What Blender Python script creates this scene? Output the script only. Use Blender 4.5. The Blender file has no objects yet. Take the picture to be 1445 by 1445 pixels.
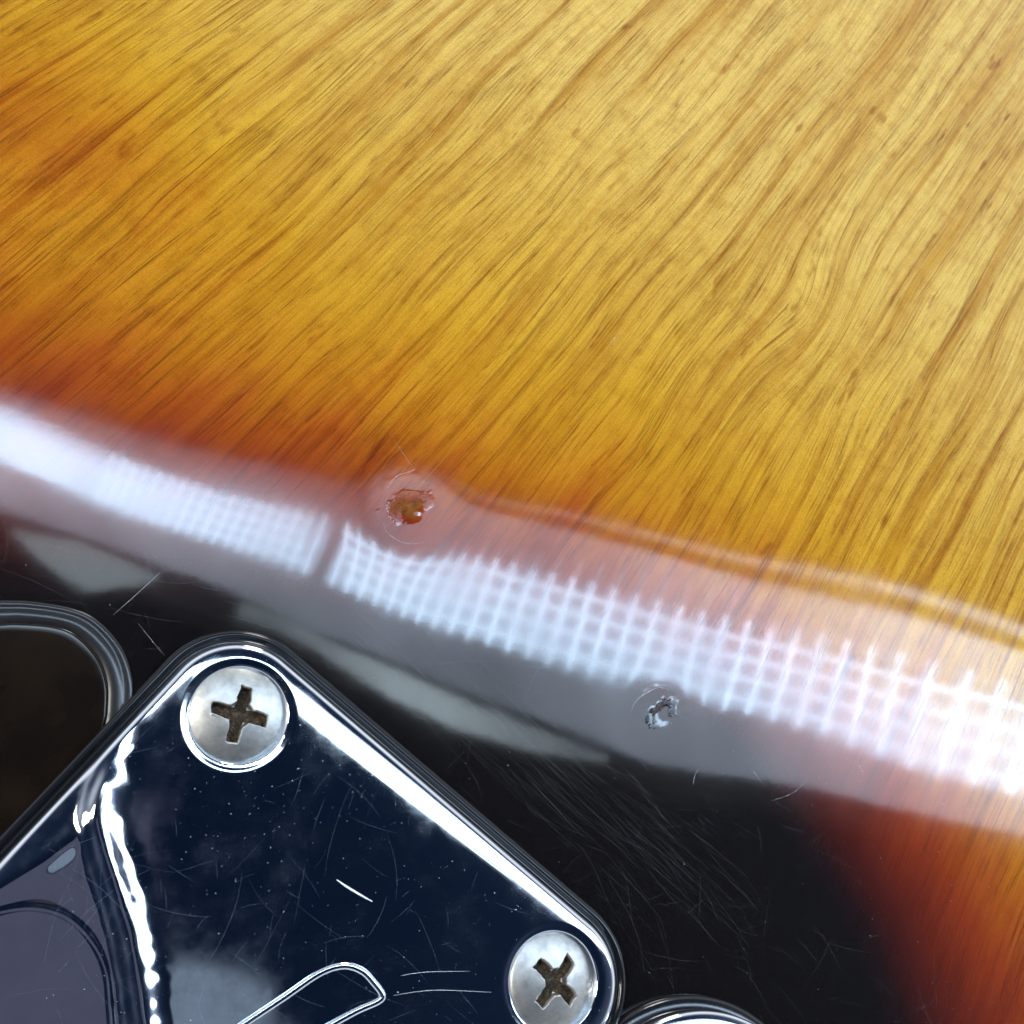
import bpy, bmesh, math, random
import numpy as np
from mathutils import Matrix, Vector
random.seed(7); rng = np.random.default_rng(11)
S = bpy.context.scene; COL = S.collection
MM = 0.001

# ------------------------------------------------------------------ camera
FPX, CPX = 1500.0, 722.5
_d = np.array([149 - CPX, 1226 - CPX, FPX]); _d /= np.linalg.norm(_d)      # plumb line seen by the camera
_X = np.array([1, 0, 0.]) - _d[0] * _d; _X /= np.linalg.norm(_X)
R = np.stack([_X, np.cross(-_d, _X), -_d])
H = 0.10037                                                               # lens height above the guitar back
cam_d = bpy.data.cameras.new('camera'); cam = bpy.data.objects.new('camera', cam_d); COL.objects.link(cam)
r_, u_, b_ = R @ [1, 0, 0], R @ [0, -1, 0], R @ [0, 0, -1]
cam.matrix_world = Matrix(((r_[0], u_[0], b_[0], 0), (r_[1], u_[1], b_[1], 0), (r_[2], u_[2], b_[2], H), (0, 0, 0, 1)))
cam_d.sensor_width = 36; cam_d.lens = 36 * FPX / 1445
cam_d.clip_start = 0.003; cam_d.clip_end = 50
cam_d.dof.use_dof = True; cam_d.dof.focus_distance = 0.112; cam_d.dof.aperture_fstop = 110
S.camera = cam

# ------------------------------------------------------------------ world light and added lamps
W = bpy.data.worlds.new("World"); S.world = W; W.use_nodes = True
S.view_settings.view_transform = 'Standard'; S.view_settings.look = 'None'
S.view_settings.exposure = 0; S.view_settings.gamma = 1
wn = W.node_tree; bg = wn.nodes['Background']
tc = wn.nodes.new('ShaderNodeTexCoord'); sx = wn.nodes.new('ShaderNodeSeparateXYZ'); cr = wn.nodes.new('ShaderNodeValToRGB')
wn.links.new(tc.outputs['Generated'], sx.inputs[0]); wn.links.new(sx.outputs['Z'], cr.inputs[0]); wn.links.new(cr.outputs[0], bg.inputs[0])
cr.color_ramp.elements[0].position = 0.0; cr.color_ramp.elements[0].color = (1.0, 1.0, 1.0, 1)
cr.color_ramp.elements[1].position = 1.0; cr.color_ramp.elements[1].color = (0.003, 0.0075, 0.020, 1)
for p, c in ((0.35, (.85, .88, .95, 1)), (0.58, (.26, .28, .32, 1)), (0.68, (.06, .07, .11, 1)), (0.8, (.012, .02, .045, 1))):
    e = cr.color_ramp.elements.new(p); e.color = c
bg.inputs[1].default_value = 1.3

def area(name, loc, target, size, power, colour):
    l = bpy.data.lights.new(name, 'AREA'); l.shape = 'DISK'; l.size = size; l.energy = power; l.color = colour
    o = bpy.data.objects.new(name, l); COL.objects.link(o); o.location = loc
    o.rotation_euler = (Vector(target) - Vector(loc)).to_track_quat('-Z', 'Y').to_euler(); return o
area('added_fill_left', (-0.62, 0.10, 0.75), (0.05, 0.05, 0), 0.30, 5.5, (1, .96, .9))  # out-of-view lamp added to brighten the wood
area('added_fill_far', (0.35, 1.35, 0.50), (0.06, 0.06, 0), 0.34, 8, (1, .97, .92))  # second added lamp, kept outside what the lacquer mirrors

# ------------------------------------------------------------------ helpers
def unp(x, y, z=0.0):                       # where a line of sight meets the level z
    r = R @ np.array([x - CPX, y - CPX, FPX]); t = (z - H) / r[2]
    return np.array([0, 0, H]) + t * r
def mesh_obj(name, v, f, mats=(), parent=None, smooth=True):
    m = bpy.data.meshes.new(name); v = np.asarray(v, dtype=np.float32)
    if isinstance(f, np.ndarray):
        k = f.shape[1]; n = len(f); m.vertices.add(len(v)); m.vertices.foreach_set('co', v.ravel())
        m.loops.add(n * k); m.loops.foreach_set('vertex_index', f.astype(np.int32).ravel())
        m.polygons.add(n); m.polygons.foreach_set('loop_start', np.arange(0, n * k, k, dtype=np.int32))
        m.update(calc_edges=True)
    else: m.from_pydata([tuple(map(float, p)) for p in v], [], f)
    m.validate(); m.update()
    if smooth: m.polygons.foreach_set('use_smooth', [True] * len(m.polygons))
    for a in (mats if isinstance(mats, (list, tuple)) else [mats]): m.materials.append(a)
    o = bpy.data.objects.new(name, m); COL.objects.link(o)
    if parent is not None: o.parent = parent
    return o
def attr(o, name, val):
    a = o.data.attributes.new(name, 'FLOAT', 'POINT'); a.data.foreach_set('value', np.asarray(val, dtype=np.float32))
def sst(a, b, x): t = np.clip((x - a) / (b - a), 0, 1); return t * t * (3 - 2 * t)
def vnoise(x, y, seed=0, octs=4):            # smooth lattice noise in -1..1
    out = np.zeros_like(x); amp = 1; tot = 0
    for o in range(octs):
        g = np.random.default_rng(seed * 31 + o).uniform(-1, 1, (257, 257))
        xi = np.floor(x).astype(int); yi = np.floor(y).astype(int); fx = x - xi; fy = y - yi
        fx = fx * fx * (3 - 2 * fx); fy = fy * fy * (3 - 2 * fy); q = lambda a, b: g[a % 257, b % 257]
        out += amp * ((q(xi, yi) * (1 - fx) + q(xi + 1, yi) * fx) * (1 - fy) + (q(xi, yi + 1) * (1 - fx) + q(xi + 1, yi + 1) * fx) * fy)
        tot += amp; amp *= .5; x = x * 2.03 + 7; y = y * 2.03 + 3
    return out / tot
def polydist(P, L):                          # distance and side of points to an open polyline
    best = np.full(len(P), 1e9); side = np.zeros(len(P)); L = np.asarray(L)
    for a, b in zip(L[:-1], L[1:]):
        ab = b - a; t = np.clip(((P - a) @ ab) / (ab @ ab), 0, 1); q = P - (a + t[:, None] * ab)
        d = np.hypot(q[:, 0], q[:, 1]); s = np.sign(ab[0] * (P[:, 1] - a[1]) - ab[1] * (P[:, 0] - a[0]))
        m = d < best - 1e-9; best[m] = d[m]; side[m] = s[m]
    return best, side
def smooth_path(P_, n=10):
    P_ = [np.array(p, float) for p in P_]; out = []
    for i in range(len(P_) - 1):
        a, b, c, d = P_[max(i - 1, 0)], P_[i], P_[i + 1], P_[min(i + 2, len(P_) - 1)]
        for k in range(n):
            t_ = k / n; out.append(.5 * ((2 * b) + (-a + c) * t_ + (2 * a - 5 * b + 4 * c - d) * t_ ** 2 + (-a + 3 * b - 3 * c + d) * t_ ** 3))
    out.append(P_[-1]); return out
def px(L): return np.array([unp(*p)[:2] for p in L])

class N:                                     # small node-building helper
    def __init__(s, name):
        s.m = bpy.data.materials.new(name); s.m.use_nodes = True; s.t = s.m.node_tree
        s.b = s.t.nodes['Principled BSDF']; s.o = s.t.nodes['Material Output']
    def n(s, typ, ins=None, **kw):
        k = s.t.nodes.new(typ)
        for a, v in kw.items(): setattr(k, a, v)
        for a, v in (ins or {}).items(): s.set(k.inputs[a], v)
        return k
    def set(s, sock, v):
        if isinstance(v, bpy.types.NodeSocket): s.t.links.new(v, sock)
        else: sock.default_value = v
    def math(s, op, a, b=0.0, c=0.0, clamp=False):
        k = s.n('ShaderNodeMath', {0: a, 1: b, 2: c}, operation=op, use_clamp=clamp); return k.outputs[0]
    def obj(s): return s.n('ShaderNodeTexCoord').outputs['Object']
    def map(s, v, scale=(1, 1, 1), rot=(0, 0, 0), loc=(0, 0, 0)):
        return s.n('ShaderNodeMapping', {'Vector': v, 'Scale': scale, 'Rotation': rot, 'Location': loc}).outputs[0]
    def noise(s, v, sc=1.0, det=3.0, rough=.5, dist=0.0):
        return s.n('ShaderNodeTexNoise', {'Vector': v, 'Scale': sc, 'Detail': det, 'Roughness': rough, 'Distortion': dist}).outputs[0]
    def rng(s, v, a, b, c=0.0, d=1.0):
        return s.n('ShaderNodeMapRange', {0: v, 1: a, 2: b, 3: c, 4: d}).outputs[0]
    def mix(s, f, a, b, mode='MIX'):
        k = s.n('ShaderNodeMix', data_type='RGBA', blend_type=mode); s.set(k.inputs[0], f); s.set(k.inputs[6], a); s.set(k.inputs[7], b); return k.outputs[2]
    def ramp(s, f, stops):
        k = s.n('ShaderNodeValToRGB', {0: f}); e = k.color_ramp.elements
        e[0].position, e[0].color = stops[0][0], (*stops[0][1], 1); e[1].position, e[1].color = stops[-1][0], (*stops[-1][1], 1)
        for p, c in stops[1:-1]: q = e.new(p); q.color = (*c, 1)
        return k.outputs[0]
    def bump(s, h, strength, dist, normal=None):
        i = {'Height': h, 'Strength': strength, 'Distance': dist}
        if normal is not None: i['Normal'] = normal
        return s.n('ShaderNodeBump', i).outputs[0]
    def p(s, **kw):
        for a, v in kw.items(): s.set(s.b.inputs[a.replace('_', ' ')], v)
        return s.m

# ------------------------------------------------------------------ materials
def lacquered_wood():
    k = N('sunburst_lacquer'); mm = k.map(k.obj(), (1000,) * 3)
    rot = k.n('ShaderNodeVectorRotate', {'Vector': mm, 'Angle': math.radians(54.5)}, rotation_type='Z_AXIS', invert=True).outputs[0]
    sp = k.n('ShaderNodeSeparateXYZ', {0: rot}); v, u = sp.outputs[0], sp.outputs[1]
    def cmb(a, b, c=0.0): return k.n('ShaderNodeCombineXYZ', {0: a, 1: b, 2: c}).outputs[0]
    # broad wandering of the growth lines
    w1 = k.math('SUBTRACT', k.noise(cmb(k.math('MULTIPLY', u, .035), k.math('MULTIPLY', v, .013)), 1, 2), .5)
    w2 = k.math('SUBTRACT', k.noise(cmb(k.math('MULTIPLY', u, .12), k.math('MULTIPLY', v, .045), 4.), 1, 2), .5)
    uw = k.math('ADD', u, k.math('ADD', k.math('MULTIPLY', w1, 6.5), k.math('MULTIPLY', w2, .55)))
    uw = k.math('ADD', uw, k.n('ShaderNodeAttribute', attribute_name='figure').outputs['Fac'])
    S_ = lambda a, b, c=0.0: cmb(k.math('MULTIPLY', uw, a), k.math('MULTIPLY', v, b), c)
    broad = k.noise(S_(.20, .011), 1, 4, .58)
    mid = k.noise(S_(.62, .014, 3.), 1, 3, .6)
    fine = k.noise(S_(3.6, .05, 6.), 1, 2, .6)
    speck = k.noise(mm, 5.5, 2, .6)
    blot = k.noise(cmb(k.math('MULTIPLY', uw, .45), k.math('MULTIPLY', v, .10), 9.), 1, 3, .55)
    def lines(a, b, c, w):                    # thin open-pore lines: level sets of a stretched noise
        q = k.math('ABSOLUTE', k.math('SUBTRACT', k.noise(S_(a, b, c), 1, 2.5, .6), .5)); return k.rng(q, 0., w, 1., 0.)
    dash = k.noise(S_(.9, .045, 22.), 1, 2, .6); dash2 = k.noise(S_(.8, .07, 32.), 1, 3, .6)
    pm = k.math('MAXIMUM', k.math('MULTIPLY', lines(1.3, .013, 12., .018), k.rng(dash, .44, .56)), k.math('MULTIPLY', lines(2.3, .022, 17., .022), k.rng(dash2, .46, .58)))
    dash3 = k.noise(S_(1.2, .16, 42.), 1, 2, .6); pm = k.math('MAXIMUM', pm, k.math('MULTIPLY', lines(3.6, .045, 27., .024), k.rng(dash3, .52, .62)))
    t = k.n('ShaderNodeAttribute', attribute_name='burst').outputs['Fac']
    tn = k.math('ADD', t, k.math('MULTIPLY', k.math('SUBTRACT', broad, .5), .95))
    tn = k.math('ADD', tn, k.math('MULTIPLY', k.math('SUBTRACT', fine, .5), .25))
    tn = k.math('MAXIMUM', k.math('ADD', t, k.math('MULTIPLY', k.math('SUBTRACT', tn, t), k.rng(t, .15, .9))), 0.)
    base = k.ramp(k.math('MULTIPLY', tn, .4), [(0, (.0035, .0026, .0028)), (.04, (.010, .003, .003)), (.09, (.045, .005, .003)), (.15, (.11, .012, .003)), (.22, (.21, .028, .004)),
                  (.30, (.33, .078, .006)), (.39, (.45, .175, .008)), (.52, (.53, .285, .017)), (.70, (.57, .345, .045)), (1, (.62, .415, .10))])
    amber = k.rng(t, .2, .8)
    def shade(c, f, amt, tint): return k.mix(k.math('MULTIPLY', k.math('MULTIPLY', f, amber), amt), c, k.mix(1., c, (*tint, 1), 'MULTIPLY'))
    dk = shade(base, k.rng(broad, .48, .66), .75, (.70, .50, .18))
    dk = shade(dk, k.rng(mid, .50, .66), .70, (.66, .48, .22))
    dk = shade(dk, k.math('MULTIPLY', k.rng(mid, .56, .68), k.rng(blot, .50, .62)), .4, (.55, .38, .22))
    dk = shade(dk, k.rng(blot, .64, .71), .70, (.55, .36, .2))
    dk = shade(dk, k.rng(fine, .50, .70), .45, (.66, .52, .34))
    dk = shade(dk, pm, .80, (.42, .28, .16))
    mot = k.noise(mm, .30, 4, .62); dk = shade(dk, k.rng(mot, .48, .68), .45, (.74, .60, .38))
    lt = k.mix(k.math('MULTIPLY', k.rng(fine, .30, .46, 1, 0), .30), dk, k.mix(1., dk, (1.22, 1.2, 1.15, 1), 'MULTIPLY'))
    col = k.mix(k.rng(t, .1, 1.1, 0., .5), lt, k.mix(1., lt, k.ramp(speck, [(.3, (.62, .58, .5)), (.5, (1, 1, 1)), (.72, (1.25, 1.22, 1.2))]), 'MULTIPLY'))
    hg = k.math('ADD', k.math('MULTIPLY', fine, .6), k.math('MULTIPLY', pm, -1.))
    nb = k.bump(hg, .55, .00012)
    sink = k.math('MULTIPLY', k.math('MULTIPLY', pm, k.n('ShaderNodeAttribute', attribute_name='relief').outputs['Fac']), -1.)
    dg = k.n('ShaderNodeAttribute', attribute_name='dent').outputs['Fac']
    rag = k.math('MULTIPLY', k.noise(mm, 3.2, 4, .65), dg)
    nc = k.bump(k.noise(mm, .33, 2, .5), .5, .000004)
    nc = k.bump(k.noise(k.map(mm, (.25, 2.4, 1), (0, 0, math.radians(-40))), 1.1, 3, .6), .20, .0000012, nc)
    nc = k.bump(sink, .25, .0000014, nc)
    nc = k.bump(rag, 1.0, .00075, nc)
    smear = k.noise(mm, .12, 4, .6)
    cr_ = k.rng(smear, .45, .7, .047, .071)
    ch = k.n('ShaderNodeAttribute', attribute_name='chip').outputs['Fac']
    col = k.mix(ch, col, k.ramp(k.noise(mm, 1.6, 3, .6), [(.3, (.11, .034, .007)), (.7, (.24, .080, .014))]))
    return k.p(Base_Color=col, Roughness=.55, Specular_IOR_Level=.03, Coat_Weight=k.rng(ch, 0, 1, 1, .04), Coat_Roughness=cr_, Coat_IOR=1.52, Normal=nb, Coat_Normal=nc)
M_wood = lacquered_wood()

def chrome():
    k = N('worn_chrome'); mm = k.map(k.obj(), (1000,) * 3)
    n1 = k.bump(k.noise(mm, .10, 2, .5), .6, .00003)
    n1 = k.bump(k.noise(mm, 1.4, 3, .6), .10, .000003, n1)
    pit = k.noise(mm, 5.5, 2, .6)
    n1 = k.bump(k.rng(pit, .75, .82), .3, .00002, n1)
    haze = k.noise(mm, .22, 4, .65)
    return k.p(Base_Color=k.mix(k.rng(haze, .4, .7), (.62, .68, .76, 1), (.55, .60, .68, 1)), Metallic=1., Roughness=k.rng(haze, .42, .72, .045, .13), Normal=n1)
M_chrome = chrome()
def satin():
    k = N('satin_nickel'); mm = k.map(k.obj(), (1000,) * 3)
    d = k.n('ShaderNodeAttribute', attribute_name='grime').outputs['Fac']
    wear = k.noise(mm, .9, 4, .6)
    c = k.mix(k.rng(wear, .35, .7), (.52, .51, .48, 1), (.34, .34, .32, 1))
    rust = k.ramp(k.noise(mm, 2.6, 4, .7), [(.3, (.010, .007, .004)), (.5, (.045, .028, .013)), (.7, (.15, .11, .065))])
    g = k.math('MULTIPLY', k.rng(k.math('ADD', d, k.math('MULTIPLY', k.math('SUBTRACT', k.noise(mm, 3.5, 3, .6), .5), .5)), .35, .6), 1.)
    nb = k.bump(k.noise(mm, 1.3, 4, .6), .35, .00008)
    nb = k.bump(k.math('MULTIPLY', k.noise(mm, 4., 3, .7), d), .8, .0003, nb)
    return k.p(Base_Color=k.mix(g, c, rust), Metallic=k.rng(g, 0, 1, 1, .0), Roughness=k.rng(g, 0, 1, .42, .8), Normal=nb)
M_satin = satin()
def black_plastic():
    k = N('black_glossy_plastic'); mm = k.map(k.obj(), (1000,) * 3)
    return k.p(Base_Color=(.006, .007, .009, 1), Roughness=.14, Specular_IOR_Level=.35, Normal=k.bump(k.noise(mm, .8, 3, .5), .15, .00005))
M_black = black_plastic()
def phone_slab_mat():
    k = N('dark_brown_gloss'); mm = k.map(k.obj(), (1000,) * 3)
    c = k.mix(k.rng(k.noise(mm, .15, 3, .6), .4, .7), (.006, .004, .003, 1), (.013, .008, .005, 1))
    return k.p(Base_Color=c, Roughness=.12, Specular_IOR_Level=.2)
M_phone_slab = phone_slab_mat()
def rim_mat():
    k = N('phone_reflection_rim_surface'); return k.p(Base_Color=(.012, .012, .013, 1), Roughness=.3, Specular_IOR_Level=.3, Coat_Weight=.3, Coat_Roughness=.12)
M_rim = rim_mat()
def hair(name, c, a, metal=0.0, rough=.35):
    k = N(name); tr = k.n('ShaderNodeBsdfTransparent'); mx = k.n('ShaderNodeMixShader', {0: a})
    k.t.links.new(tr.outputs[0], mx.inputs[1]); k.t.links.new(k.b.outputs[0], mx.inputs[2]); k.t.links.new(mx.outputs[0], k.o.inputs[0])
    return k.p(Base_Color=(*c, 1), Metallic=metal, Roughness=rough)
M_scr = hair('lacquer_scuff', (.62, .64, .68), .055); M_scr2 = hair('deep_scuff', (.85, .86, .88), .22)
M_cscr = hair('chrome_scuff', (.45, .58, .75), .09); M_cscr2 = hair('chrome_deep_scuff', (.9, .92, 1.), .9)
M_dust = hair('dust_fleck', (.75, .80, .85), .6, 0, .7)
def lamp_mat(name):
    k = N(name); a = k.n('ShaderNodeAttribute', attribute_name='glow').outputs['Color']
    c = k.n('ShaderNodeVectorMath', {0: a}, operation='LENGTH')
    return k.p(Base_Color=(.01, .01, .01, 1), Specular_IOR_Level=.1, Emission_Color=a, Emission_Strength=1.)
M_lamp = lamp_mat('lit_diffuser')
def housing():
    k = N('grey_lamp_metal'); return k.p(Base_Color=(.05, .05, .055, 1), Roughness=.5)
M_house = housing()

# ------------------------------------------------------------------ the guitar (one thing)
guitar = bpy.data.objects.new('electric_guitar', None); COL.objects.link(guitar)
guitar['label'] = 'back of a sunburst electric guitar body with dented lacquer and chrome neck plate'
guitar['category'] = 'guitar'

# --- body: dense where the lens is, coarse beyond
def axis(a, b, lo, hi, step, cstep):
    d = list(np.arange(lo, hi, step)); l = list(np.arange(a, lo - 1e-4, cstep)); r = list(np.arange(hi, b + 1e-4, cstep))
    return np.array(sorted(set([round(q, 3) for q in l + d + r]))) * MM
xs = axis(-175, 195, -28, 138, .27, 5.); ys = axis(-150, 200, -24, 150, .27, 5.)
X, Y = np.meshgrid(xs, ys); P = np.stack([X.ravel(), Y.ravel()], 1); nx, ny = len(xs), len(ys)
# colour burst: pigment depends on the distance from the dark edge
L0 = px([(-900, 1010), (-300, 900), (0, 850), (300, 862), (600, 925), (860, 990), (1020, 1060), (1110, 1180), (1200, 1330), (1260, 1500), (1300, 1800), (1320, 2200)])
L1 = px([(-900, 250), (-300, 270), (0, 330), (300, 470), (600, 590), (850, 690), (1100, 830), (1290, 970), (1440, 1140), (1590, 1400), (1680, 2200)])
d0, s0 = polydist(P, L0); d1, s1 = polydist(P, L1); d0s, d1s = d0 * s0 / MM, d1 * s1 / MM
t = np.where(d1s > 0, 1 + d1s / 34., np.where(d0s < 0, d0s / 20., d0s / np.maximum(d0s - d1s, 1e-6)))
t -= .55 * sst(.022, -.020, P[:, 0]) * sst(0, 16, d1s)
fig = np.zeros(len(P))
for fx_, fy_, am, su, sv in ((1150, 450, 3.3, 5.5, 12), (1390, 560, 1.2, 4, 13), (520, 470, .7, 3, 8), (900, 640, .8, 3.5, 9), (1200, 560, -1.1, 4, 8)):
    q = (P - unp(fx_, fy_)[:2]) / MM; c5, s5 = math.cos(math.radians(54.5)), math.sin(math.radians(54.5))
    fig += am * np.exp(-((q[:, 0] * c5 + q[:, 1] * s5) / sv) ** 2 - ((-q[:, 0] * s5 + q[:, 1] * c5) / su) ** 2)
Z = .00016 * vnoise(P[:, 0] / .045, P[:, 1] / .045, 3, 2)
Z += 8e-6 * vnoise(P[:, 0] / .011, P[:, 1] / .011, 5, 1)
dent = np.zeros(len(P)); chip = np.zeros(len(P))
def add_dent(x, y, rad, depth, ang, pit, off=(0, 0), chipped=0):
    global Z, dent, chip
    c = unp(x, y)[:2]; q = (P - c) / MM; ca, sa = math.cos(ang), math.sin(ang)
    a = q[:, 0] * ca + q[:, 1] * sa; b = -q[:, 0] * sa + q[:, 1] * ca
    near = np.hypot(a, b) < rad * 2.5
    r = np.hypot(a, b) / rad
    Z -= depth * MM * np.exp(-(r * .8) ** 2)
    th = np.arctan2(q[:, 1], q[:, 0]); ul = .5 + .5 * np.cos(th - math.radians(125)); rn = r + .22 * vnoise(a * .9, b * .9, 21, 3)
    Z += .004 * MM * np.exp(-((rn - 1.0) / .06) ** 2) * (1 + vnoise(a * 2.2, b * 2.2, 41, 2)) * (ul ** 2 + .7 * (1 - ul) ** 4)
    a2, b2 = a - off[0], b - off[1]; rp = np.hypot(a2 / 1.25, b2 / .8) / pit + .75 * vnoise(a * 1.2, b * 1.2, 9, 4)
    Z -= (.09 if chipped else .012) * MM * pit * (1 - sst(.55, 1.15, rp)) * (1 + .2 * vnoise(a * 1.6, b * 1.6, 31, 3)); chip += chipped * (1 - sst(.62, .85, rp))
    dent += near * (.5 * np.exp(-((rp - 1.0) / .25) ** 2) * ul ** 2 * 1.5)
add_dent(578, 716, 3.3, .075, .45, 1.45, (-.1, .0), 1)
add_dent(930, 1005, 2.5, .03, .7, 1.1, (.2, -.5), 0); dent *= 1.0
q = (P - unp(862, 482)[:2]) / MM
Z -= .00005 * np.exp(-((q[:, 0] / .35) ** 2 + (q[:, 1] / .7) ** 2))
# rounded outer edge of the body and its side
cx, cy, hx, hy = .010, .025, .185, .175
def body_edge(p): 
    dx = np.abs(p[:, 0] - cx) - (hx - .06); dy = np.abs(p[:, 1] - cy) - (hy - .06)
    return .06 - np.hypot(np.maximum(dx, 0), np.maximum(dy, 0)) - np.minimum(np.maximum(dx, dy), 0)
idx = np.arange(nx * ny).reshape(ny, nx)
quads = np.stack([idx[:-1, :-1], idx[:-1, 1:], idx[1:, 1:], idx[1:, :-1]], -1).reshape(-1, 4)
T = .044
ring = np.concatenate([idx[0, :], idx[1:, -1], idx[-1, -2::-1], idx[-2:0:-1, 0]])
top = np.column_stack([P, Z]); V = [top]; F_ = [quads]; n0 = len(top); prev = ring
cc = np.array([cx, cy])
for j in range(1, 14):
    if j <= 6: a = j / 6 * math.pi / 2; off, zz = .012 * math.sin(a), -.012 * (1 - math.cos(a))
    elif j <= 7: off, zz = .012, -T + .012
    else: a = (j - 7) / 6 * math.pi / 2; off, zz = .012 * math.cos(a), -T + .012 - .012 * math.sin(a)
    base = P[ring]; dr = np.sign(base - cc) * (np.abs(base - cc) > (np.array([.1849, .1749]) - 1e-3)); nr = np.hypot(*dr.T)[:, None]; nr[nr == 0] = 1
    V.append(np.column_stack([base + dr / nr * off, np.full(len(ring), zz)])); cur = n0 + np.arange(len(ring)); n0 += len(ring)
    F_.append(np.stack([prev, np.roll(prev, -1), np.roll(cur, -1), cur][::-1], 1)); prev = cur
allv = np.concatenate(V); allf = np.concatenate(F_)
body = mesh_obj('body', allv, allf, M_wood, guitar)
bb = bmesh.new(); bb.from_mesh(body.data); bb.verts.ensure_lookup_table()
bb.faces.new([bb.verts[i] for i in prev]); bmesh.ops.recalc_face_normals(bb, faces=bb.faces[-1:]); bb.to_mesh(body.data); bb.free()
body.data.polygons.foreach_set('use_smooth', [True] * len(body.data.polygons))
nv = len(body.data.vertices); tt = np.zeros(nv); tt[:len(t)] = t; dd = np.zeros(nv); dd[:len(t)] = dent
attr(body, 'burst', tt); attr(body, 'relief', sst(.15, 1.1, tt)); attr(body, 'dent', dd)
for nm, ar in (('chip', chip), ('figure', fig)): full = np.zeros(nv); full[:len(ar)] = ar; attr(body, nm, full)

# --- neck plate frame
A1, A2 = unp(338, 1007, .003)[:2], unp(785, 1386, .003)[:2]
ea = (A2 - A1) / np.linalg.norm(A2 - A1); eb = np.array([ea[1], -ea[0]])
if eb[0] > 0: eb = -eb
PW, PL = 51.0, 64.0; span = np.linalg.norm(A2 - A1) / MM
o0 = A1 - ea * ((PW - span) / 2) * MM - eb * 6.4 * MM           # corner of the sharp rectangle
def loc2w(a, b): return o0 + ea * a * MM + eb * b * MM
def rr_outline(w, l, r, n, grow=0.0):                            # rounded rectangle, local mm
    pts = []; w2, l2, r2 = w + 2 * grow, l + 2 * grow, r + grow
    tot = 2 * (w2 - 2 * r2) + 2 * (l2 - 2 * r2) + 2 * math.pi * r2; st = tot / n
    segs = [((r2, 0), (1, 0), w2 - 2 * r2), ((w2 - r2, r2), -90, None), ((w2, r2), (0, 1), l2 - 2 * r2), ((w2 - r2, l2 - r2), 0, None),
            ((w2 - r2, l2), (-1, 0), w2 - 2 * r2), ((r2, l2 - r2), 90, None), ((0, l2 - r2), (0, -1), l2 - 2 * r2), ((r2, r2), 180, None)]
    for k in range(n):
        s = k * st
        for c, d, ln in segs:
            L = ln if ln is not None else math.pi / 2 * r2
            if s <= L + 1e-9:
                if ln is not None: pts.append((c[0] + d[0] * s, c[1] + d[1] * s))
                else: a = math.radians(d) + s / r2; pts.append((c[0] + r2 * math.cos(a), c[1] + r2 * math.sin(a)))
                break
            s -= L
    return np.array(pts) - grow
def rr_sdf(a, b, w, l, r):                                       # inside distance, mm
    dx = np.abs(a - w / 2) - (w / 2 - r); dy = np.abs(b - l / 2) - (l / 2 - r)
    return r - np.hypot(np.maximum(dx, 0), np.maximum(dy, 0)) - np.minimum(np.maximum(dx, dy), 0)
CR = 6.5
def radial_plate(name, w, l, r, grow, n, ks, zf, mat, parent):
    out = rr_outline(w, l, r, n, grow); c = np.array([w / 2, l / 2]); pts = []; 
    for k in ks: pts.append(c + (out - c) * k)
    pts = np.concatenate(pts); z = zf(pts[:, 0], pts[:, 1])
    xy = o0 + (pts[:, :1] * ea + pts[:, 1:] * eb) * MM
    v = np.column_stack([xy, z * MM]); m = len(ks)
    i = np.arange(n); fs = []
    for j in range(m - 1):
        p, q = j * n, (j + 1) * n
        fs.append(np.stack([p + i, p + (i + 1) % n, q + (i + 1) % n, q + i], 1))
    fs = np.concatenate(fs)
    ndown = v[:n].copy(); ndown[:, 2] = -.0003; v = np.concatenate([v, ndown]); q = m * n
    fs = np.concatenate([fs, np.stack([q + i, q + (i + 1) % n, (i + 1) % n, i], 1)])
    a, b, c_, d_ = v[fs[0]]; nrm = np.cross(b - a, c_ - a)
    if nrm[2] < 0: fs = fs[:, ::-1]
    return mesh_obj(name, v, fs, mat, parent)
PT = 2.6                                                          # plate top above the lacquer, mm
screws_l = [((PW - span) / 2, 6.4), ((PW + span) / 2, 6.4)]
def w2loc(p): d = (np.asarray(p) - o0) / MM; return np.array([d @ ea, d @ eb])
crease = np.array([w2loc(unp(x, y, .0026)[:2]) for x, y in [(196, 1030), (168, 1072), (148, 1112), (140, 1160), (158, 1230), (180, 1300), (196, 1380), (205, 1450), (215, 1560)]])
crease2 = np.array([w2loc(unp(x, y, .0026)[:2]) for x, y in [(150, 1110), (115, 1175), (60, 1215), (0, 1250), (-80, 1290)]])
lens_reflection_ridge = np.array([w2loc(unp(x, y, .0026)[:2]) for x, y in [(-30, 1300), (0, 1287), (45, 1281), (90, 1292), (125, 1322), (148, 1365), (155, 1420), (160, 1500)]])  # raised line shaped in place of a reflected lens ring
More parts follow.
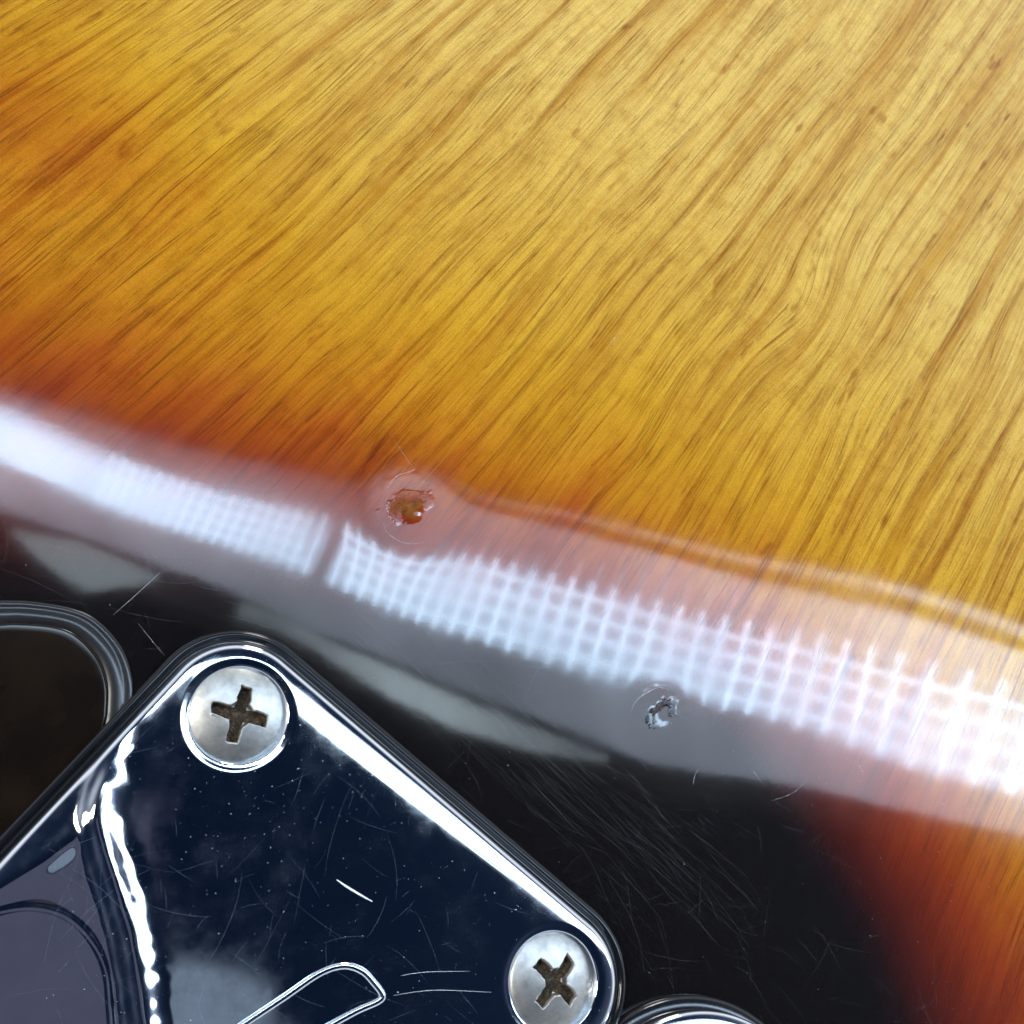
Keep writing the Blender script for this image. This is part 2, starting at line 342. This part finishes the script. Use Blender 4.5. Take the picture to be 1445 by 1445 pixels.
def plate_z(a, b):
    d = rr_sdf(a, b, PW, PL, CR); z = np.full(len(a), PT)
    z -= .75 * (1 - np.sqrt(np.clip(1 - (1 - np.clip(d / .75, 0, 1)) ** 2, 0, 1)))
    z -= .50 * np.exp(-np.clip(d, 0, 50) / 1.35)
    z += .10 * vnoise(a / 16. + 9, b / 16. + 4, 12, 1)
    for sa, sb in screws_l:
        r = np.hypot(a - sa, b - sb)
        z -= .10 * (1 - sst(4.45, 5.1, r)) + .9 * (1 - sst(3.9, 4.35, r))
    Pn = np.column_stack([a, b])
    dc, sc = polydist(Pn, np.array(smooth_path(crease, 4))); wv = 1.1 + .14 * vnoise(a / 1.8, b / 1.8, 17, 2)
    fd = sst(0, 9, np.hypot(a - crease[0, 0], b - crease[0, 1])); ds = dc * sc + .10 * vnoise(a / 2., b / 2., 19, 2); z += fd * (.58 * np.exp(-(ds / wv) ** 2) + .07 * np.exp(-((ds - 1.3) / .35) ** 2))
    dc, sc = polydist(Pn, crease2); z += .20 * np.exp(-(dc / 1.2) ** 2)
    dc, sc = polydist(Pn, np.array(smooth_path(lens_reflection_ridge, 5))); z += .06 * np.exp(-(dc / .28) ** 2)
    return z
ks = np.concatenate([1 - np.linspace(0, .034, 12) ** 1.0, np.linspace(.962, .001, 240)])
plate = radial_plate('neck_plate', PW, PL, CR, 0, 1100, ks, plate_z, M_chrome, guitar)
plate['label'] = 'scratched chrome neck plate with two cross-head screws and a black gasket'
def gasket_z(a, b):
    d = rr_sdf(a, b, PW + 2.6, PL + 2.6, CR + 1.3); d = rr_sdf(a, b, PW, PL, CR)  + 1.35
    return 1.35 - .55 * (1 - np.sqrt(np.clip(1 - (1 - np.clip(d / .55, 0, 1)) ** 2, 0, 1))) - .28 * np.exp(-((d - .85) / .13) ** 2)
gasket = radial_plate('gasket', PW, PL, CR, 1.35, 700, 1 - np.linspace(0, .085, 26), gasket_z, M_black, plate)

# --- screws: oval head with a worn cross recess
def screw(a, b, spin, rad, tilt, tdir, seed):
    n = 150; g = np.linspace(-1, 1, n); U, Vv = np.meshgrid(g, g)
    x = U * np.sqrt(1 - Vv ** 2 / 2); y = Vv * np.sqrt(1 - U ** 2 / 2); x, y = x.ravel() * rad, y.ravel() * rad; r = np.hypot(x, y)
    z = .95 * np.clip(1 - (r / rad) ** 2, 0, 1) ** .9 - .10 * sst(rad - .25, rad, r)
    c, s = math.cos(spin), math.sin(spin); p, q_ = x * c + y * s, -x * s + y * c
    nz = .15 * vnoise(x * 1.6, y * 1.3, seed, 3); L = 2.45
    def arm(u, v): w = .56 - .07 * np.abs(u) / L + nz; return np.minimum(sst(-.09, .09, w - np.abs(v)), sst(-.12, .12, L + nz * 1.2 - np.abs(u)))
    rec = np.maximum(arm(p, q_), arm(q_, p)); cone = sst(-.14, .14, 1.35 + nz - (np.abs(p) + np.abs(q_)) * .9)
    rec2 = np.maximum(rec, cone * .8)
    z -= rec2 * (1.25 - .30 * np.clip(r / L, 0, 1)); z += .10 * np.exp(-((np.minimum(np.abs(np.abs(q_) - .5), np.abs(np.abs(p) - .5))) / .12) ** 2) * (r < L) * (rec < .3) * (1 + vnoise(x * 3, y * 3, seed + 2, 2)) * .5
    idx = np.arange(n * n).reshape(n, n); f = np.stack([idx[:-1, :-1], idx[:-1, 1:], idx[1:, 1:], idx[1:, :-1]], -1).reshape(-1, 4)
    v = np.column_stack([x, y, z]) * MM
    ring = np.concatenate([idx[0, :], idx[1:, -1], idx[-1, -2::-1], idx[-2:0:-1, 0]]); sk = v[ring].copy(); sk[:, :2] *= .93; sk[:, 2] = -.0012
    k = len(v); m = len(ring); i = np.arange(m); v = np.concatenate([v, sk])
    f = np.concatenate([f, np.stack([k + i, k + (i + 1) % m, ring[(i + 1) % m], ring[i]], 1)])
    o = mesh_obj('screw', v, f, M_satin, plate); w = loc2w(a, b)
    o.location = (w[0], w[1], (PT - .55) * MM); o.rotation_mode = 'QUATERNION'
    o.rotation_quaternion = Matrix.Rotation(tilt, 3, Vector((math.cos(tdir), math.sin(tdir), 0))).to_quaternion()
    gr = np.zeros(len(v)); gr[:n * n] = np.maximum(rec * 1.3, cone * .22); attr(o, 'grime', gr); return o
sc1 = screw(*screws_l[0], math.radians(79), 4.45, math.radians(4), math.radians(60), 3)
sc1['label'] = 'upper left cross-head screw with rusty worn recess'
sc2 = screw(*screws_l[1], math.radians(48), 4.4, math.radians(5), math.radians(90), 5)
sc2['label'] = 'lower right cross-head screw near the plate corner'

# --- embossed line of the logo on the plate
def tube(name, pts, rad, mat, parent, seg=8, flat=1.0, closed=False):
    pts = [Vector(p) for p in pts]; v, f = [], []; n = len(pts)
    for i, p in enumerate(pts):
        t_ = (pts[min(i + 1, n - 1)] - pts[max(i - 1, 0)]).normalized(); s = t_.cross(Vector((0, 0, 1))).normalized(); u = s.cross(t_)
        rr = rad[i] if hasattr(rad, '__len__') else rad
        for k in range(seg): a = 2 * math.pi * k / seg; q = p + s * math.cos(a) * rr + u * math.sin(a) * rr * flat; v.append(q)
    for i in range(n - 1):
        for k in range(seg): f.append((i * seg + k, i * seg + (k + 1) % seg, (i + 1) * seg + (k + 1) % seg, (i + 1) * seg + k))
    f.append(tuple(range(seg))[::-1]); f.append(tuple((n - 1) * seg + k for k in range(seg)))
    return mesh_obj(name, v, f, mat, parent)
def plate_h(p):
    l = w2loc(p[:2]); return float(plate_z(np.array([l[0]]), np.array([l[1]]))[0]) * MM
lp = smooth_path([(200, 1560), (270, 1495), (340, 1448), (400, 1408), (450, 1374), (484, 1363), (510, 1370), (528, 1388), (539, 1404), (533, 1413), (500, 1428), (440, 1462), (380, 1500), (330, 1560)], 9)
lpts = []
for p in lp: w = unp(p[0], p[1], .0026); w[2] = plate_h(w) + .00001; lpts.append(w)
logo = tube('embossed_logo', lpts, .00030, M_chrome, plate, 10, .65)

# --- strap button at the lower edge
def lathe(name, prof, mat, parent, loc, seg=128):
    v, f = [], []; n = len(prof)
    for r, z in prof:
        for k in range(seg): a = 2 * math.pi * k / seg; v.append((r * math.cos(a) * MM, r * math.sin(a) * MM, z * MM))
    for i in range(n - 1):
        for k in range(seg): f.append((i * seg + k, i * seg + (k + 1) % seg, (i + 1) * seg + (k + 1) % seg, (i + 1) * seg + k))
    f.append(tuple((n - 1) * seg + k for k in range(seg)))
    o = mesh_obj(name, v, f, mat, parent); o.location = loc; return o
bc = unp(1004, 1656, .004); bc[2] = 0
but = lathe('strap_button', [(13.2, 0.), (13.2, 3.2), (13.0, 3.42), (12.8, 3.52), (12, 3.68), (11, 3.86), (9.5, 4.09), (8, 4.28), (6, 4.46), (4, 4.57), (2, 4.63), (.5, 4.65)], M_chrome, guitar, bc)
but['label'] = 'round polished metal button cut off by the bottom edge'
felt = lathe('washer', [(14.3, -.1), (14.3, .8), (13.9, 1.15), (13.1, 1.2)], M_black, but, (0, 0, 0))

# --- dark slab and rim modelled in place of a reflected phone at the left edge
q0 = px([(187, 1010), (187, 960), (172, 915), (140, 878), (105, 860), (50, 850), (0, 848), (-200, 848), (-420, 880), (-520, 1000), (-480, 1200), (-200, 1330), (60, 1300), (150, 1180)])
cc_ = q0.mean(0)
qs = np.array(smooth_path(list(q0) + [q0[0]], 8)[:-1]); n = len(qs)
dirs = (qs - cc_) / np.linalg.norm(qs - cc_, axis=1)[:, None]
def phone_shape(name, offs, mat):
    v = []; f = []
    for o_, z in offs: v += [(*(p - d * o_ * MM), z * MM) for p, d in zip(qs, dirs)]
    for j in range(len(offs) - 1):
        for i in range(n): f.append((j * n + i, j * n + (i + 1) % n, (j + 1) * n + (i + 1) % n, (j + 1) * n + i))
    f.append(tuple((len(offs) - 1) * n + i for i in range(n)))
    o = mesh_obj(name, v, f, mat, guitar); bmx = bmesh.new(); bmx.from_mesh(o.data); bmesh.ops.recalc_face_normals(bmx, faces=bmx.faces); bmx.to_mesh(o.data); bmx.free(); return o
rim = phone_shape('phone_reflection_rim', [(0, -.4), (0, .20), (.15, .30), (.5, .32), (.75, .22), (.85, .30), (1.9, .30), (2.2, .12), (3.2, .08)], M_rim)
phone_slab = phone_shape('phone_reflection_slab', [(2.1, -.4), (2.1, .28), (2.4, .33), (3.0, .34)], M_phone_slab)
rim['label'] = 'raised grey rim of the slab standing in for a phone reflection at the left edge'; phone_slab['label'] = 'dark brown rounded slab standing in for a phone reflection at the left edge'

# --- scuffs: hair-thin grooves lying in the lacquer and the chrome
def strips(name, paths, mat, parent, zf):
    v, f = [], []
    for pts, w in paths:
        b0 = len(v); n_ = len(pts)
        for i, p in enumerate(pts):
            d = np.asarray(pts[min(i + 1, n_ - 1)]) - np.asarray(pts[max(i - 1, 0)]); d = d / (np.linalg.norm(d) + 1e-12); s = np.array([-d[1], d[0]])
            ww = w * MM * (.25 + .75 * math.sin(math.pi * (i + .5) / n_)); z = zf(p)
            v.append((*(p + s * ww), z)); v.append((*(p - s * ww), z))
        for i in range(n_ - 1): a = b0 + 2 * i; f.append((a, a + 2, a + 3, a + 1))
    o = mesh_obj(name, v, f, mat, parent, False); o['kind'] = 'stuff'; return o
gx = lambda p: (np.searchsorted(xs, p[0]).clip(1, nx - 1), np.searchsorted(ys, p[1]).clip(1, ny - 1))
Zg = Z.reshape(ny, nx)
def body_h(p):
    i, j = gx(p); return float(max(Zg[j, i], Zg[j - 1, i], Zg[j, i - 1], Zg[j - 1, i - 1])) + .00002
def wander(x, y, ang, ln, bend, n_=9):
    p = unp(x, y)[:2]; out = [p.copy()]
    for i in range(n_ - 1): ang += bend / n_ + random.gauss(0, .03); p = p + np.array([math.cos(ang), math.sin(ang)]) * ln * MM / n_; out.append(p.copy())
    return out
fa = []
def in_plate(p): l = w2loc(p); return rr_sdf(np.array([l[0]]), np.array([l[1]]), PW, PL, CR)[0] > -1.6
for k in range(900):
    x = random.uniform(-20, 1460); y = random.uniform(560, 1445)
    if y < 640 + .27 * x - 60: 
        if random.random() < .85: continue
    a = random.gauss(math.radians(-32), .35) if random.random() < .7 else random.uniform(0, 3.14)
    q = wander(x, y, a, random.uniform(2, 11) * random.random() + 1, random.uniform(-.7, .7))
    if any(in_plate(p) for p in q): continue
    fa.append((q, random.uniform(.008, .022)))
for k in range(320):   # swarm of parallel scuffs along the plate's upper right edge
    tt_ = random.random(); x = 440 + 460 * tt_ + random.uniform(0, 130); y = 900 + 380 * tt_ - random.uniform(-10, 110)
    q = wander(x, y, math.radians(-42) + random.gauss(0, .07), random.uniform(2, 8), random.uniform(-.1, .15))
    if any(in_plate(p) for p in q): continue
    fa.append((q, random.uniform(.007, .018)))
strips('lacquer_scuffs', fa, M_scr, guitar, body_h)
def pxpath(L, n_=5): return [unp(*p)[:2] for p in smooth_path(L, n_)]
deep = [([(226, 808), (200, 832), (160, 868)], .03), ([(490, 1240), (505, 1252)], .001), ([(28, 930), (60, 975), (108, 1045)], .05), ([(195, 880), (215, 905), (232, 925)], .02),
        ([(547, 688), (560, 672), (575, 667), (588, 662)], .05), ([(550, 612), (575, 650), (585, 665)], .018), ([(890, 1005), (897, 990), (912, 978), (930, 970), (945, 974)], .045),
        ([(1060, 1085), (1068, 1095), (1076, 1106)], .02), ([(1195, 1070), (1213, 1082), (1220, 1095)], .02), ([(985, 1085), (980, 1095), (978, 1108)], .03),
        ([(280, 760), (290, 752), (298, 742)], .03), ([(1140, 1098), (1120, 1118), (1090, 1130)], .02), ([(345, 715), (352, 719), (355, 712)], .03),
        ([(541, 735), (545, 750), (560, 762), (580, 768), (600, 764)], .025), ([(862, 486), (867, 478), (875, 472)], .05)]
strips('deep_scratches', [(pxpath(L), w) for L, w in deep], M_scr2, guitar, body_h)
# scuffs and dust on the chrome
pz = lambda p: plate_h(p) + .000025
cs = []
for k in range(330):
    x, y = random.uniform(60, 880), random.uniform(880, 1460)
    a = random.choice([math.radians(35), math.radians(-38), math.radians(80), random.uniform(0, 3.14)]) + random.gauss(0, .2)
    q = wander(x, y, a, random.uniform(1, 12) * random.random() + .6, random.uniform(-.6, .6))
    ok = all(rr_sdf(np.array([w2loc(p)[0]]), np.array([w2loc(p)[1]]), PW, PL, CR)[0] > 1.2 and all(math.hypot(*(w2loc(p) - np.array(s_))) > 5.8 for s_ in screws_l) for p in q)
    if ok: cs.append((q, random.uniform(.007, .02)))
strips('chrome_scuffs', cs, M_cscr, plate, pz)
strips('deep_scratch', [(pxpath([(467, 1241), (480, 1250), (500, 1262), (516, 1271)]), .085), (pxpath([(555, 1373), (590, 1368), (650, 1367)]), .012),
                        (pxpath([(545, 1400), (600, 1393), (680, 1396)]), .012)], M_cscr2, plate, pz)
v, f = [], []
for k in range(260):
    x, y = random.uniform(60, 860), random.uniform(890, 1450); p = unp(x, y, .0026)[:2]; l = w2loc(p)
    if rr_sdf(np.array([l[0]]), np.array([l[1]]), PW, PL, CR)[0] < .8: continue
    if any(math.hypot(*(l - np.array(s_))) < 5.2 for s_ in screws_l): continue
    r = random.uniform(.012, .036) * (1.9 if random.random() < .06 else 1) * MM; z = plate_h(p); b0 = len(v); a0 = random.random() * 6
    for i in range(5): a = a0 + i * 1.2566; rr = r * random.uniform(.6, 1.4); v.append((p[0] + math.cos(a) * rr, p[1] + math.sin(a) * rr, z))
    v.append((p[0], p[1], z + r * .8)); f += [(b0 + i, b0 + (i + 1) % 5, b0 + 5) for i in range(5)]
ds = mesh_obj('dust', v, f, M_dust, plate, False); ds['kind'] = 'stuff'
v, f = [], []
for k in range(150):
    x, y = random.uniform(0, 1445), random.uniform(700, 1445); p = unp(x, y)[:2]
    if in_plate(p) or y < 760 + .27 * x: continue
    r = random.uniform(.02, .05) * MM; z = body_h(p) - .00002; b0 = len(v)
    for i in range(5): a = i * 1.2566; rr = r * random.uniform(.6, 1.4); v.append((p[0] + math.cos(a) * rr, p[1] + math.sin(a) * rr, z))
    v.append((p[0], p[1], z + r * .8)); f += [(b0 + i, b0 + (i + 1) % 5, b0 + 5) for i in range(5)]
d2 = mesh_obj('lacquer_dust', v, f, M_dust, guitar, False); d2['kind'] = 'stuff'

# ------------------------------------------------------------------ the lit fixture overhead, seen only in the gloss
LH = .45
fix = bpy.data.objects.new('ceiling_light', None); COL.objects.link(fix)
fix['label'] = 'long luminous ceiling light whose lattice shows as a bright streak in the lacquer'; fix['category'] = 'light'
def up(x, y, h=LH): p = unp(x, y, -h); p[2] = h; return p        # a level at height h above the gloss
def interp(L, x): L = sorted(L); return float(np.interp(x, [p[0] for p in L], [p[1] for p in L]))
def glow_mesh(name, v, f, g):
    o = mesh_obj(name, v, f, M_lamp, fix, False); a = o.data.attributes.new('glow', 'FLOAT_COLOR', 'POINT')
    a.data.foreach_set('color', np.column_stack([np.asarray(g, float), np.ones(len(g))]).astype(np.float32).ravel()); return o
def panel(name, top, bot, x0, x1, gl, h=LH, n=40, rows=6, sh=0.):
    v, g, f = [], [], []
    for i in range(n + 1):
        x = x0 + (x1 - x0) * i / n; a, b = interp(top, x), interp(bot, x)
        for j in range(rows + 1): v.append(up(x + sh * (.5 - j / rows) * (b - a), a + (b - a) * j / rows, h)); g.append(gl(x, j / rows))
    for i in range(n):
        for j in range(rows): q = i * (rows + 1) + j; f.append((q, q + 1, q + rows + 2, q + rows + 1))
    return glow_mesh(name, v, f, g)
WT = [(-300, 490), (0, 545), (200, 600), (400, 658), (520, 688), (600, 700), (650, 712), (900, 778), (1100, 828), (1300, 888), (1445, 930), (1800, 1040)]
WB = [(-300, 640), (0, 712), (150, 757), (330, 828), (450, 885), (600, 938), (800, 1012), (900, 1052), (1000, 1086), (1150, 1112), (1300, 1148), (1445, 1182), (1800, 1270)]
lil = np.array([.70, .81, 1.0]); blu = np.array([.56, .76, 1.0])
def gw(x, j):
    return lil * (3.7 + 7.5 * max(0, min(1, (x - 650) / 750)) * (1 - j * .65) + 4.2 * max(0, min(1, 1 - x / 700)) * (.4 + .6 * math.sin(3.1 * j)) - .5 * j) * (1 + .10 * math.sin(x * .021 + 3 * j) + .06 * math.sin(x * .057 - 5 * j)) * (min(1, .25 + j * 3.) if x < 560 else 1)
panel('diffuser', WT, WB, -300, 1800, gw, LH + .02, 80, 12)
ST = [(-300, 510), (0, 572), (150, 628), (300, 684), (480, 738), (640, 788), (800, 832), (950, 872), (1100, 905), (1250, 945), (1445, 1000), (1800, 1100)]
SB = [(-300, 570), (0, 640), (150, 695), (300, 748), (455, 806), (600, 866), (750, 910), (900, 952), (1000, 985), (1150, 1028), (1300, 1080), (1445, 1122), (1800, 1210)]
def gs(x, j): return (.45 + .55 * min(1, j * 3.)) * blu * (12.5 + 2 * max(0, min(1, (x - 900) / 500)) + 15 * max(0, min(1, (420 - x) / 350)) + 3 * (x > 480) * max(0, 1 - abs(x - 560) / 250))
panel('light_strip', ST, SB, -300, 459, gs, LH + .01, 40, 8, .5)
panel('light_strip', ST, SB, 477, 1800, gs, LH + .01, 40, 8, .5)
# lattice of bright tubes in front of the strip
v, f, g = [], [], []
def bar(p, q, w, c):
    p, q = np.array(p), np.array(q); d = (q - p); d /= np.linalg.norm(d); s = np.cross(d, [0, 0, 1.]); s *= w; b0 = len(v)
    for e in (p, q):
        for sg in (-1, 1):
            for dz in (0, .002): v.append(e + s * sg + [0, 0, dz]); g.append(c)
    f.extend([(b0, b0 + 2, b0 + 6, b0 + 4), (b0 + 1, b0 + 5, b0 + 7, b0 + 3), (b0, b0 + 1, b0 + 3, b0 + 2), (b0 + 4, b0 + 6, b0 + 7, b0 + 5), (b0, b0 + 4, b0 + 5, b0 + 1), (b0 + 2, b0 + 3, b0 + 7, b0 + 6)])
x = 150.
while x < 1750:
    pitch = float(np.interp(x, [150, 600, 1000, 1350, 1800], [15, 23, 33, 44, 58]))
    if not (452 < x < 480):
        a, b = interp(ST, x), interp(SB, x); fl = float(np.interp(x, [300, 700, 1100], [0, 25, 60])); lean = float(np.interp(x, [300, 1445], [.45, .25]))
        bar(up(x + (b - a) * lean * .5, a - fl * .3), up(x - (b - a) * lean * .5, b + 4), pitch * .000026, blu * 40)
        if fl > 4: bar(up(x + ((b - a) * .5 + fl) * lean, a - fl), up(x + (b - a) * lean * .5, a - fl * .3), pitch * .000014, lil * 13)
    x += pitch
for row in range(4):
    xs_ = list(np.arange(170, 450, 20)) + [None] + list(np.arange(490, 1800, 20)); prev_ = None
    for xx in xs_:
        if xx is None: prev_ = None; continue
        a, b = interp(ST, xx), interp(SB, xx); c = up(xx, a + (b - a) * (row + .25) / 3.6)
        if prev_ is not None: bar(prev_, c, float(np.interp(xx, [170, 1400], [.0008, .0016])), blu * 25)
        prev_ = c
o = glow_mesh('lattice', v, f, g)
# thin trim light along the far edge, and the pale lower flap
TT = [(600, 682), (700, 704), (900, 748), (1100, 795), (1300, 848), (1445, 890), (1800, 990)]
TB = [(600, 686), (700, 713), (900, 758), (1100, 808), (1300, 866), (1445, 908), (1800, 1012)]
panel('trim_light', TT, TB, 600, 1800, lambda x, j: lil * (1.8 + 8 * max(0, min(1, (x - 600) / 800))) * math.sin(math.pi * (.15 + .7 * j)), LH, 30, 4)
panel('lower_flap', [(340, 842), (400, 862), (480, 903), (600, 950), (720, 997), (860, 1052)], [(340, 866), (400, 885), (470, 925), (560, 978), (650, 1015), (760, 1048), (860, 1062)], 338, 862, lambda x, j: np.array([.74, .90, 1.]) * (2.6 + 5.0 * math.exp(-((x - 600) / 130) ** 2) + .4 * math.sin(x * .09 + j * 2)), LH, 24, 3)
panel('lower_flap', [(10, 738), (110, 752), (160, 772), (228, 803)], [(10, 744), (60, 790), (120, 826), (200, 815), (228, 806)], 10, 228, lambda x, j: np.array([.74, .90, 1.]) * 4.4, LH, 14, 3)
# dim glowing cards added only to give the plate its reflected patches
def dim(name, T_, B_, x0, x1, c): return panel(name, T_, B_, x0, x1, lambda x, j: np.array(c), LH, 14, 3)
dim('reflection_card', [(212, 1352), (260, 1350), (330, 1376), (372, 1405)], [(212, 1650), (372, 1600)], 212, 372, (.22, .27, .34))
dim('reflection_card', [(-300, 1200), (0, 1230), (60, 1205), (120, 1160), (200, 1100)], [(-300, 1700), (200, 1700)], -300, 195, (.085, .085, .135))
dim('reflection_card', [(40, 1060), (110, 1110)], [(40, 1190), (110, 1130)], 40, 112, (.075, .05, .04))
# opaque back of the fixture
v = []; f = []
for i in range(22):
    x = -300 + 100 * i
    for yy, dz in ((interp(WT, x) - 25, .03), (interp(WB, x) + 25, .03), (interp(WB, x) + 25, .06), (interp(WT, x) - 25, .06)): p = up(x, yy, LH); p[2] = LH + dz; v.append(p)
for i in range(21):
    for j in range(4): a = i * 4; f.append((a + j, a + (j + 1) % 4, a + 4 + (j + 1) % 4, a + 4 + j))
f += [(0, 1, 2, 3), (84, 87, 86, 85)]
mesh_obj('housing', v, f, M_house, fix, False)
